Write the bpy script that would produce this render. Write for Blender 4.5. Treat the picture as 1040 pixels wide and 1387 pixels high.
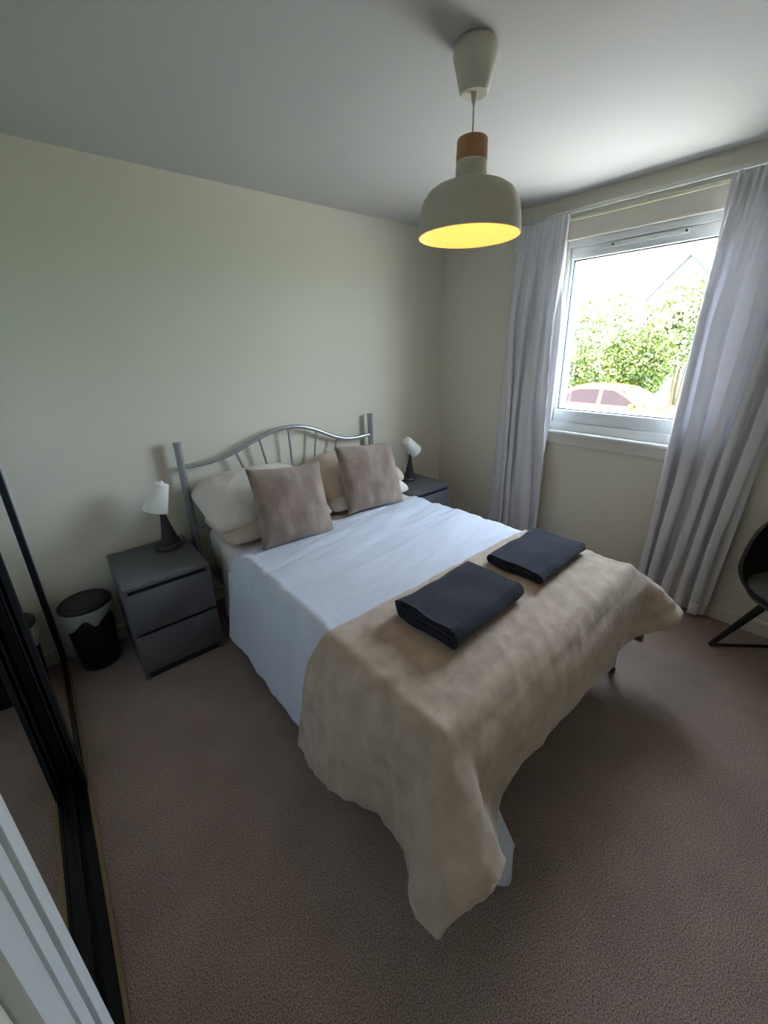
import bpy, bmesh, math, random
import numpy as np
from mathutils import Vector, Matrix, noise

random.seed(7)
np.random.seed(7)
scene = bpy.context.scene
for o in list(bpy.data.objects):
    bpy.data.objects.remove(o)
COL = scene.collection

# ------------------------------------------------------------------ camera
cam_data = bpy.data.cameras.new('camera')
cam = bpy.data.objects.new('camera', cam_data)
COL.objects.link(cam)
F = Vector((0.60718636, 0.71913788, -0.33788376))
R = Vector((0.75855872, -0.65120409, -0.02284522))
U = Vector((0.23646015, 0.24243336, 0.94091055))
m = Matrix((R, U, -F)).transposed().to_4x4()
m.translation = Vector((-0.1117, -2.5999, 1.6032))
cam.matrix_world = m
cam_data.sensor_fit = 'VERTICAL'
cam_data.sensor_height = 36.0
cam_data.lens = 552.93 / 1387 * 36.0
cam_data.shift_x = -4.15 / 1387
cam_data.shift_y = -24.43 / 1387
cam_data.clip_start = 0.02
cam_data.clip_end = 300
scene.camera = cam

# ------------------------------------------------------------------ world, sun, exposure
SKY = 6.5
world = bpy.data.worlds.new('sky')
scene.world = world
world.use_nodes = True
bg = world.node_tree.nodes['Background']
bg.inputs['Color'].default_value = (0.68, 0.83, 1.0, 1)
bg.inputs['Strength'].default_value = SKY

sun_data = bpy.data.lights.new('sun', 'SUN')
sun_data.energy = 22.0
sun_data.angle = math.radians(2)
sun_data.color = (1.0, 0.97, 0.92)
sun = bpy.data.objects.new('sun', sun_data)
COL.objects.link(sun)
sun.rotation_euler = Vector((0.22, -0.55, -0.80)).to_track_quat('-Z', 'Y').to_euler()

# portal across the window opening (guides sky sampling, gives off no light)
portal_data = bpy.data.lights.new('sky_portal', 'AREA')
portal_data.shape = 'RECTANGLE'
portal_data.size = 0.98
portal_data.size_y = 1.0
portal_data.cycles.is_portal = True
portal = bpy.data.objects.new('sky_portal', portal_data)
COL.objects.link(portal)
portal.location = (2.90, -1.56, 1.63)
portal.rotation_euler = (0, math.radians(90), 0)

scene.view_settings.view_transform = 'Standard'
scene.view_settings.look = 'None'
scene.view_settings.gamma = 1.0
scene.view_settings.use_curve_mapping = False
scene.view_settings.exposure = 1.97

# ------------------------------------------------------------------ dimensions
XW = 2.751          # window wall
XT = -0.291         # edge of the wardrobe track
XL = -0.235         # left wall by the camera
YF = -3.15          # wall behind the camera
H = 2.468           # ceiling


# ------------------------------------------------------------------ materials
def srgb(r, g, b):
    def c(v):
        v /= 255.0
        return v / 12.92 if v <= 0.04045 else ((v + 0.055) / 1.055) ** 2.4
    return (c(r), c(g), c(b), 1.0)


def material(name, col, rough=0.6, metal=0.0, noise_scale=None, noise_amt=0.1, col2=None,
             bump=0.0, bump_scale=200.0, bump_dist=0.002, spec=0.5, sheen=0.0, stretch=None,
             detail=4.0, transmission=0.0):
    mt = bpy.data.materials.new(name)
    mt.use_nodes = True
    nt = mt.node_tree
    b = nt.nodes['Principled BSDF']
    b.inputs['Base Color'].default_value = col
    b.inputs['Roughness'].default_value = rough
    b.inputs['Metallic'].default_value = metal
    b.inputs['Specular IOR Level'].default_value = spec
    if sheen:
        b.inputs['Sheen Weight'].default_value = sheen
        b.inputs['Sheen Roughness'].default_value = 0.5
    if transmission:
        b.inputs['Transmission Weight'].default_value = transmission
    tc = nt.nodes.new('ShaderNodeTexCoord')
    mp = nt.nodes.new('ShaderNodeMapping')
    nt.links.new(tc.outputs['Object'], mp.inputs['Vector'])
    if stretch:
        mp.inputs['Scale'].default_value = stretch
    if noise_scale:
        n = nt.nodes.new('ShaderNodeTexNoise')
        n.inputs['Scale'].default_value = noise_scale
        n.inputs['Detail'].default_value = detail
        nt.links.new(mp.outputs['Vector'], n.inputs['Vector'])
        rp = nt.nodes.new('ShaderNodeValToRGB')
        c2 = col2 if col2 else tuple(v * (1 - noise_amt) for v in col[:3]) + (1,)
        rp.color_ramp.elements[0].position = 0.3
        rp.color_ramp.elements[1].position = 0.7
        rp.color_ramp.elements[0].color = c2
        rp.color_ramp.elements[1].color = col
        nt.links.new(n.outputs['Fac'], rp.inputs['Fac'])
        nt.links.new(rp.outputs['Color'], b.inputs['Base Color'])
    if bump:
        n2 = nt.nodes.new('ShaderNodeTexNoise')
        n2.inputs['Scale'].default_value = bump_scale
        n2.inputs['Detail'].default_value = 3
        nt.links.new(mp.outputs['Vector'], n2.inputs['Vector'])
        bp = nt.nodes.new('ShaderNodeBump')
        bp.inputs['Strength'].default_value = bump
        bp.inputs['Distance'].default_value = bump_dist
        nt.links.new(n2.outputs['Fac'], bp.inputs['Height'])
        nt.links.new(bp.outputs['Normal'], b.inputs['Normal'])
    return mt


M = {}
M['wall'] = material('cream_wall_paint', srgb(221, 215, 199), 0.75, noise_scale=1.5, noise_amt=0.03, bump=0.08, bump_scale=300, spec=0.3)
M['ceiling'] = material('white_ceiling_paint', srgb(198, 196, 192), 0.8, noise_scale=2, noise_amt=0.02, spec=0.3)
M['trim'] = material('cream_trim_gloss', srgb(214, 208, 194), 0.45, noise_scale=4, noise_amt=0.03)
M['white_gloss'] = material('white_gloss_paint', srgb(222, 226, 228), 0.35, noise_scale=5, noise_amt=0.03)
M['upvc'] = material('white_window_plastic', srgb(228, 230, 230), 0.3, noise_scale=5, noise_amt=0.02)
M['rubber'] = material('black_glazing_seal', srgb(30, 30, 32), 0.6, noise_scale=40)


def carpet_material():
    mt = material('brown_grey_carpet', srgb(118, 104, 96), 0.95, spec=0.1, sheen=0.15)
    nt = mt.node_tree
    b = nt.nodes['Principled BSDF']
    tc = nt.nodes.new('ShaderNodeTexCoord')
    fine = nt.nodes.new('ShaderNodeTexNoise')
    fine.inputs['Scale'].default_value = 270
    fine.inputs['Detail'].default_value = 2
    big = nt.nodes.new('ShaderNodeTexNoise')
    big.inputs['Scale'].default_value = 5
    big.inputs['Detail'].default_value = 5
    for n in (fine, big):
        nt.links.new(tc.outputs['Object'], n.inputs['Vector'])
    r1 = nt.nodes.new('ShaderNodeValToRGB')
    r1.color_ramp.elements[0].position = 0.32
    r1.color_ramp.elements[1].position = 0.68
    r1.color_ramp.elements[0].color = srgb(95, 80, 75)
    r1.color_ramp.elements[1].color = srgb(198, 175, 164)
    nt.links.new(fine.outputs['Fac'], r1.inputs['Fac'])
    r2 = nt.nodes.new('ShaderNodeValToRGB')
    r2.color_ramp.elements[0].position = 0.35
    r2.color_ramp.elements[1].position = 0.65
    r2.color_ramp.elements[0].color = (0.86, 0.86, 0.86, 1)
    r2.color_ramp.elements[1].color = (1, 1, 1, 1)
    nt.links.new(big.outputs['Fac'], r2.inputs['Fac'])
    mx = nt.nodes.new('ShaderNodeMix')
    mx.data_type = 'RGBA'
    mx.blend_type = 'MULTIPLY'
    mx.inputs['Factor'].default_value = 1
    nt.links.new(r1.outputs['Color'], mx.inputs['A'])
    nt.links.new(r2.outputs['Color'], mx.inputs['B'])
    nt.links.new(mx.outputs['Result'], b.inputs['Base Color'])
    bp = nt.nodes.new('ShaderNodeBump')
    bp.inputs['Strength'].default_value = 0.3
    bp.inputs['Distance'].default_value = 0.006
    nt.links.new(fine.outputs['Fac'], bp.inputs['Height'])
    nt.links.new(bp.outputs['Normal'], b.inputs['Normal'])
    return mt


M['carpet'] = carpet_material()
M['mirror'] = material('mirror_glass', (0.86, 0.88, 0.87, 1), 0.0, 1.0)
M['black_metal'] = material('black_anodised_metal', srgb(30, 33, 38), 0.35, 0.3, noise_scale=30, noise_amt=0.15)
M['beige_strip'] = material('beige_wood_strip', srgb(150, 128, 95), 0.6, noise_scale=30, noise_amt=0.25, stretch=(1, 0.1, 1))
M['bed_metal'] = material('silver_painted_steel', srgb(176, 180, 184), 0.3, 0.75, noise_scale=30, noise_amt=0.06)
M['sheet'] = material('white_cotton', srgb(226, 222, 218), 0.85, noise_scale=8, noise_amt=0.03, bump=0.15, bump_scale=60, bump_dist=0.004, spec=0.2, sheen=0.1)
M['duvet'] = material('white_duvet_cotton', srgb(210, 215, 230), 0.85, noise_scale=6, noise_amt=0.03, bump=0.25, bump_scale=45, bump_dist=0.005, spec=0.2, sheen=0.1)
M['pillow'] = material('pale_blush_cotton', srgb(226, 218, 212), 0.85, noise_scale=9, noise_amt=0.05, bump=0.25, bump_scale=35, bump_dist=0.006, spec=0.2)
M['pillow2'] = material('beige_satin_cotton', srgb(206, 188, 172), 0.7, noise_scale=9, noise_amt=0.08, bump=0.25, bump_scale=30, bump_dist=0.006, spec=0.3)
M['throw'] = material('beige_fleece', srgb(198, 179, 161), 0.95, noise_scale=14, col2=srgb(172, 152, 135), bump=0.5, bump_scale=330, bump_dist=0.004, spec=0.1, sheen=0.5, detail=8)
M['fur'] = material('taupe_faux_fur', srgb(176, 156, 142), 0.95, noise_scale=11, col2=srgb(124, 105, 95), bump=0.8, bump_scale=300, bump_dist=0.008, spec=0.1, sheen=0.5, stretch=(1, 0.5, 1), detail=8)
M['towel'] = material('charcoal_towel', srgb(40, 43, 60), 0.98, noise_scale=220, col2=srgb(24, 26, 40), bump=1.0, bump_scale=200, bump_dist=0.006, spec=0.1, sheen=0.25)
M['towel_hem'] = material('grey_towel_hem', srgb(96, 92, 98), 0.95, noise_scale=120, noise_amt=0.2)
M['nightstand'] = material('dark_grey_laminate', srgb(96, 96, 101), 0.42, noise_scale=60, noise_amt=0.12, stretch=(0.3, 1, 1))
M['gap'] = material('dark_recess_laminate', srgb(48, 48, 52), 0.5, noise_scale=60, noise_amt=0.1)
M['lamp_black'] = material('dark_lamp_plastic', srgb(44, 44, 46), 0.4, noise_scale=20, noise_amt=0.1)
M['cable'] = material('white_cable', srgb(190, 190, 190), 0.5, noise_scale=20)
M['dark_cable'] = material('dark_cable', srgb(38, 38, 44), 0.5, noise_scale=20)
M['lampshade'] = material('white_lampshade', srgb(238, 238, 232), 0.6, noise_scale=20, noise_amt=0.02)
M['bin'] = material('black_bin_plastic', srgb(16, 16, 17), 0.45, noise_scale=20, noise_amt=0.1)
M['shade'] = material('cream_lacquer_shade', srgb(206, 200, 182), 0.5, noise_scale=10, noise_amt=0.02)
M['shade_in'] = material('cream_shade_inside', srgb(240, 225, 190), 0.6, noise_scale=10, noise_amt=0.02)
M['oak'] = material('oak_collar', srgb(190, 142, 96), 0.5, noise_scale=40, col2=srgb(166, 118, 76), stretch=(1, 1, 0.15))
M['cup'] = material('cream_plastic', srgb(214, 208, 192), 0.45, noise_scale=10, noise_amt=0.02)
M['curtain'] = material('pale_grey_curtain', srgb(205, 203, 206), 0.85, noise_scale=30, noise_amt=0.04, bump=0.15, bump_scale=250, spec=0.2, stretch=(1, 1, 0.3))
M['rail'] = material('white_curtain_rail', srgb(215, 213, 205), 0.4, noise_scale=10, noise_amt=0.02)
M['chair'] = material('black_chair_shell', srgb(20, 20, 21), 0.5, noise_scale=30, noise_amt=0.1)
M['seat'] = material('grey_seat_fabric', srgb(82, 80, 76), 0.9, noise_scale=90, noise_amt=0.2, bump=0.3, bump_scale=300)


def emission(name, col, s):
    mt = bpy.data.materials.new(name)
    mt.use_nodes = True
    b = mt.node_tree.nodes['Principled BSDF']
    b.inputs['Base Color'].default_value = col
    b.inputs['Emission Color'].default_value = col
    b.inputs['Emission Strength'].default_value = s
    return mt


M['bulb'] = emission('warm_bulb', (1.0, 0.55, 0.15, 1), 1.6)


def translucent(name, col, fac):
    """cloth or plastic film that lets some light through"""
    mt = material(name, col, 0.85, noise_scale=30, noise_amt=0.02, bump=0.1, bump_scale=200)
    nt = mt.node_tree
    b = nt.nodes['Principled BSDF']
    tr = nt.nodes.new('ShaderNodeBsdfTranslucent')
    tr.inputs['Color'].default_value = col
    mx = nt.nodes.new('ShaderNodeMixShader')
    mx.inputs['Fac'].default_value = fac
    nt.links.new(b.outputs['BSDF'], mx.inputs[1])
    nt.links.new(tr.outputs['BSDF'], mx.inputs[2])
    nt.links.new(mx.outputs['Shader'], nt.nodes['Material Output'].inputs['Surface'])
    return mt


M['curtain'] = translucent('pale_grey_curtain_cloth', srgb(230, 228, 232), 0.18)
M['bag'] = translucent('clear_bin_liner', srgb(190, 192, 188), 0.4)


def pane_material():
    mt = bpy.data.materials.new('window_glass')
    mt.use_nodes = True
    nt = mt.node_tree
    nt.nodes.remove(nt.nodes['Principled BSDF'])
    t = nt.nodes.new('ShaderNodeBsdfTransparent')
    t.inputs['Color'].default_value = (0.97, 0.985, 0.98, 1)
    g = nt.nodes.new('ShaderNodeBsdfGlossy')
    g.inputs['Roughness'].default_value = 0.0
    mx = nt.nodes.new('ShaderNodeMixShader')
    mx.inputs['Fac'].default_value = 0.05
    nt.links.new(t.outputs[0], mx.inputs[1])
    nt.links.new(g.outputs[0], mx.inputs[2])
    nt.links.new(mx.outputs[0], nt.nodes['Material Output'].inputs['Surface'])
    return mt


M['glass'] = pane_material()


# ------------------------------------------------------------------ mesh helpers
class MB:
    def __init__(self):
        self.v, self.f = [], []

    def add(self, vs, fs):
        b = len(self.v)
        self.v += [tuple(p) for p in vs]
        self.f += [tuple(i + b for i in q) for q in fs]
        return self

    def box(self, x0, x1, y0, y1, z0, z1, bev=0.0, seg=2):
        bm = bmesh.new()
        bmesh.ops.create_cube(bm, size=1)
        for v in bm.verts:
            v.co = ((x0 + x1) / 2 + v.co.x * (x1 - x0), (y0 + y1) / 2 + v.co.y * (y1 - y0), (z0 + z1) / 2 + v.co.z * (z1 - z0))
        if bev:
            bmesh.ops.bevel(bm, geom=bm.edges[:], offset=bev, segments=seg, profile=0.5, affect='EDGES')
        return self.frombm(bm)

    def frombm(self, bm):
        bm.verts.index_update()
        self.add([v.co[:] for v in bm.verts], [[v.index for v in f.verts] for f in bm.faces])
        bm.free()
        return self

    def lathe(self, prof, c=(0, 0, 0), n=40, closed_ends=True, rx=1.0, ry=1.0):
        vs, fs = [], []
        for r, z in prof:
            for k in range(n):
                a = 2 * math.pi * k / n
                vs.append((c[0] + r * rx * math.cos(a), c[1] + r * ry * math.sin(a), c[2] + z))
        for i in range(len(prof) - 1):
            for k in range(n):
                k2 = (k + 1) % n
                fs.append((i * n + k, i * n + k2, (i + 1) * n + k2, (i + 1) * n + k))
        if closed_ends:
            if prof[0][0] > 1e-6:
                fs.append(tuple(range(n))[::-1])
            if prof[-1][0] > 1e-6:
                fs.append(tuple((len(prof) - 1) * n + k for k in range(n)))
        return self.add(vs, fs)

    def tube(self, pts, r, n=12, caps=True):
        pts = [Vector(p) for p in pts]
        rs = r if isinstance(r, (list, tuple)) else [r] * len(pts)
        vs, fs = [], []
        prev = None
        for i, p in enumerate(pts):
            t = (pts[min(i + 1, len(pts) - 1)] - pts[max(i - 1, 0)]).normalized()
            if prev is None:
                a = t.orthogonal().normalized()
            else:
                a = (prev - t * prev.dot(t)).normalized()
            prev = a
            b = t.cross(a)
            for k in range(n):
                th = 2 * math.pi * k / n
                vs.append(p + (a * math.cos(th) + b * math.sin(th)) * rs[i])
        for i in range(len(pts) - 1):
            for k in range(n):
                k2 = (k + 1) % n
                fs.append((i * n + k, i * n + k2, (i + 1) * n + k2, (i + 1) * n + k))
        if caps:
            fs.append(tuple(range(n))[::-1])
            fs.append(tuple((len(pts) - 1) * n + k for k in range(n)))
        return self.add(vs, fs)

    def prism(self, poly, axis, a, b):
        """extrude a 2D polygon along an axis from a to b"""
        def P(u, v, w):
            return {'x': (w, u, v), 'y': (u, w, v), 'z': (u, v, w)}[axis]
        n = len(poly)
        vs = [P(u, v, a) for u, v in poly] + [P(u, v, b) for u, v in poly]
        fs = [tuple(range(n))[::-1], tuple(range(n, 2 * n))]
        for k in range(n):
            k2 = (k + 1) % n
            fs.append((k, k2, n + k2, n + k))
        return self.add(vs, fs)

    def grid(self, P):
        P = np.asarray(P)
        a, b = P.shape[:2]
        vs = P.reshape(-1, 3).tolist()
        fs = [(i * b + j, i * b + j + 1, (i + 1) * b + j + 1, (i + 1) * b + j) for i in range(a - 1) for j in range(b - 1)]
        return self.add(vs, fs)

    def xform(self, mat):
        self.v = [tuple(mat @ Vector(p)) for p in self.v]
        return self


def link_mesh(name, mb, mat, smooth=True, angle=35):
    me = bpy.data.meshes.new(name)
    me.from_pydata(mb.v, [], mb.f)
    me.validate()
    bm = bmesh.new()
    bm.from_mesh(me)
    bmesh.ops.recalc_face_normals(bm, faces=bm.faces[:])
    if smooth:
        for f in bm.faces:
            f.smooth = True
        lim = math.radians(angle)
        for e in bm.edges:
            if len(e.link_faces) == 2 and e.calc_face_angle(0) > lim:
                e.smooth = False
    bm.to_mesh(me)
    bm.free()
    if mat:
        me.materials.append(mat)
    o = bpy.data.objects.new(name, me)
    COL.objects.link(o)
    return o


def tag(o, label=None, cat=None, group=None, kind=None):
    if label:
        o['label'] = label
    if cat:
        o['category'] = cat
    if group:
        o['group'] = group
    if kind:
        o['kind'] = kind
    return o


def thing(name, loc, label=None, cat=None, rotz=0.0, group=None, kind=None):
    o = bpy.data.objects.new(name, None)
    o.empty_display_size = 0.05
    COL.objects.link(o)
    o.location = loc
    o.rotation_euler = (0, 0, rotz)
    return tag(o, label, cat, group, kind)


def part(name, mb, mat, parent, world=True, smooth=True, angle=35, label=None):
    """part of a thing; with world=True its mesh was written in room coordinates"""
    if world:
        root = parent
        while root.parent:
            root = root.parent
        off = Vector(root.location)
        mb.v = [tuple(Vector(p) - off) for p in mb.v]
    o = link_mesh(name, mb, mat, smooth, angle)
    o.parent = parent
    if label:
        o['label'] = label
    return o


def single(name, mb, mat, origin, label, cat, group=None, smooth=True, angle=35):
    off = Vector(origin)
    mb.v = [tuple(Vector(p) - off) for p in mb.v]
    o = link_mesh(name, mb, mat, smooth, angle)
    o.location = origin
    return tag(o, label, cat, group)


def struct(name, mb, mat, label=None, smooth=False):
    o = link_mesh(name, mb, mat, smooth)
    return tag(o, label, None, None, 'structure')


def solidify(o, t, offset=0.0):
    md = o.modifiers.new('thickness', 'SOLIDIFY')
    md.thickness = t
    md.offset = offset
    return o


def subsurf(o, n=1):
    md = o.modifiers.new('smooth', 'SUBSURF')
    md.levels = n
    md.render_levels = n
    return o


def copy_tree(o, parent=None):
    c = o.copy()
    COL.objects.link(c)
    c.parent = parent
    for ch in o.children:
        copy_tree(ch, c)
    return c


# ================================================================== ROOM SHELL
struct('floor', MB().box(-0.9, XW + 0.3, YF - 0.1, 0.1, -0.06, 0.0), M['carpet'], 'brown grey carpet covering the bedroom floor')
struct('ceiling', MB().box(-0.9, XW + 0.3, YF - 0.1, 0.1, H, H + 0.12), M['ceiling'], 'plain white painted ceiling')
struct('wall_back', MB().box(-0.9, XW + 0.3, 0.0, 0.12, 0, H), M['wall'], 'cream wall behind the bed headboard')
wl = MB().box(-0.55, -0.43, -2.26, 0.0, 0, H)
wl.box(-0.55, XL - 0.012, YF, -2.256, 0, H)
struct('wall_left', wl, M['wall'], 'cream wall beside the camera and behind the wardrobe')
struct('wall_front', MB().box(-0.9, XW + 0.3, YF - 0.12, YF, 0, H), M['wall'], 'cream wall behind the camera')
W0, W1 = -1.06, -2.11       # recess for the window
wr = MB().box(XW, XW + 0.26, W0, 0.0, 0, H)
wr.box(XW, XW + 0.26, YF, W1, 0, H)
wr.box(XW, XW + 0.26, W1, W0, 2.338, H)
wr.box(XW + 0.035, XW + 0.26, W1, W0, 0, 0.985)
struct('wall_right', wr, M['wall'], 'cream window wall with recess under the sill')

# baseboards
bb = MB().prism([(0, 0), (-0.016, 0), (-0.016, 0.075), (-0.010, 0.088), (0, 0.09)], 'x', -0.28, XW)
bb.v = [(x, y, z) for x, y, z in bb.v]
struct('baseboard_back', bb, M['trim'], 'painted baseboard along the headboard wall')
b2 = MB().prism([(XW, 0), (XW - 0.016, 0), (XW - 0.016, 0.075), (XW - 0.010, 0.088), (XW, 0.09)], 'y', W0, -0.016)
b2.prism([(XW, 0), (XW - 0.016, 0), (XW - 0.016, 0.075), (XW - 0.010, 0.088), (XW, 0.09)], 'y', YF + 0.02, W1)
struct('baseboard_right', b2, M['trim'], 'painted baseboard along the window wall')

# boxed lip above the window and the board under it
struct('trim_1', MB().box(XW - 0.016, XW + 0.03, -2.6, -0.62, 2.340, 2.366, 0.003), M['trim'], 'narrow moulded lip above the window')
t2 = MB().box(XW + 0.012, XW + 0.06, W1, W0, 2.232, 2.330, 0.003)
t2.box(XW + 0.004, XW + 0.06, W1, W0, 2.222, 2.234, 0.002)
struct('trim_2', t2, M['trim'], 'flat painted board above the window frame')
t3 = MB().box(XW + 0.006, XW + 0.05, W1, W0, 0.912, 0.985, 0.002)
struct('trim_3', t3, M['trim'], 'painted rail under the window sill')

# window
win = thing('window_1', (XW + 0.06, -1.58, 0.98), 'white framed bedroom window with single large pane', kind='structure')
GX = XW + 0.075
G0, G1, GZ0, GZ1 = -1.10, -2.05, 1.150, 2.112
fr = MB()
fr.box(XW + 0.035, XW + 0.13, W1, W0, 2.180, 2.224, 0.004)          # head
fr.box(XW + 0.035, XW + 0.13, W1, W0, 1.004, 1.062, 0.004)          # sill member
fr.box(XW + 0.035, XW + 0.13, W0 - 0.022, W0, 1.062, 2.180, 0.004)
fr.box(XW + 0.035, XW + 0.13, W1, W1 + 0.022, 1.062, 2.180, 0.004)
part('frame', fr, M['upvc'], win)
sa = MB()
sa.box(XW + 0.047, XW + 0.12, W1 + 0.022, W0 - 0.022, GZ1, 2.180, 0.006)
sa.box(XW + 0.047, XW + 0.12, W1 + 0.022, W0 - 0.022, 1.062, GZ0, 0.006)
sa.box(XW + 0.047, XW + 0.12, G0, W0 - 0.022, GZ0, GZ1, 0.006)
sa.box(XW + 0.047, XW + 0.12, W1 + 0.022, G1, GZ0, GZ1, 0.006)
sash = part('sash', sa, M['upvc'], win)
se = MB()
for (a, b, c, d) in ((G1, G0, GZ1 - 0.006, GZ1), (G1, G0, GZ0, GZ0 + 0.006), (G0 - 0.005, G0, GZ0, GZ1), (G1, G1 + 0.005, GZ0, GZ1)):
    se.box(XW + 0.062, XW + 0.09, a, b, c, d)
part('glazing_seal', se, M['rubber'], sash)
part('pane', MB().box(GX, GX + 0.006, G1 - 0.01, G0 + 0.01, GZ0 - 0.01, GZ1 + 0.01), M['glass'], win)
ve = MB().box(XW + 0.036, XW + 0.05, -1.735, -1.335, 2.148, 2.172, 0.004)
vent = part('trickle_vent', ve, M['upvc'], win)
for y in (-1.345, -1.725):
    part('screw', MB().lathe([(0, 0), (0.006, 0), (0.006, 0.004), (0, 0.005)], (0, 0, 0), 10).xform(Matrix.Translation((XW + 0.034, y, 2.16)) @ Matrix.Rotation(-math.pi / 2, 4, 'Y')), M['rubber'], vent)
sl = MB().box(XW - 0.018, XW + 0.13, W1 + 0.002, W0 - 0.002, 0.984, 1.004, 0.006)
part('window_sill', sl, M['upvc'], win)

# white door casing next to the camera
dc = thing('door_1', (XL, -2.2, 0), 'white moulded door casing at the end of the wardrobe', kind='structure')
for name_, ya, yb, xf in (('casing_bead', -2.109, -2.145, XL + 0.003), ('casing_bead', -2.154, -2.186, XL), ('casing_board', -2.204, -2.254, XL + 0.002)):
    part(name_, MB().box(-0.43, xf, yb, ya, 0, 2.2, 0.002), M['white_gloss'], dc)
part('casing_core', MB().box(-0.43, XL - 0.020, -2.252, -2.112, 0, H), M['trim'], dc)


# ================================================================== WARDROBE
wd = thing('mirror_wardrobe', (XT - 0.03, -1.05, 0), 'sliding wardrobe with black framed mirror doors along the left wall', 'wardrobe')


def sliding_door(ya, yb, xm, zt=2.30):
    """mirror door from ya (far) to yb (near), mirror face at xm"""
    d = part('sliding_door', MB().box(xm - 0.012, xm - 0.003, yb, ya, 0.03, zt), M['black_metal'], wd, smooth=False)
    part('mirror', MB().box(xm - 0.003, xm, yb + 0.03, ya - 0.03, 0.075, zt - 0.04), M['mirror'], d, smooth=False)
    for (a, b) in ((ya - 0.034, ya), (yb, yb + 0.034)):
        part('stile', MB().prism([(xm - 0.018, a), (xm + 0.012, a), (xm + 0.014, a + 0.008), (xm + 0.006, a + 0.013), (xm + 0.006, b - 0.013), (xm + 0.014, b - 0.008), (xm + 0.012, b), (xm - 0.018, b)], 'z', 0.02, zt), M['black_metal'], d, smooth=False)
    part('bottom_rail', MB().box(xm - 0.016, xm + 0.006, yb + 0.034, ya - 0.034, 0.02, 0.062, 0.002), M['black_metal'], d)
    part('top_rail', MB().box(xm - 0.016, xm + 0.006, yb + 0.034, ya - 0.034, zt - 0.05, zt, 0.002), M['black_metal'], d)
    return d


sliding_door(-0.022, -0.965, XT - 0.020)
sliding_door(-0.90, -2.105, XT - 0.058)
tr = MB().box(XT - 0.135, XT - 0.013, -2.106, -0.005, 0.0, 0.008)
for xr in (XT - 0.018, XT - 0.042, XT - 0.080, XT - 0.115):
    tr.box(xr - 0.002, xr + 0.002, -2.106, -0.005, 0.008, 0.017)
part('bottom_track', tr, M['black_metal'], wd)
part('floor_strip', MB().box(XT - 0.012, XT, -2.107, -0.017, 0.0, 0.014, 0.002), M['beige_strip'], wd)
part('wall_strip', MB().box(XT - 0.016, XT + 0.002, -0.02, -0.001, 0.014, 2.32, 0.002), M['white_gloss'], wd)
part('head_panel', MB().box(XT - 0.13, XT, -2.107, -0.001, 2.31, H - 0.001), M['wall'], wd)


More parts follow.
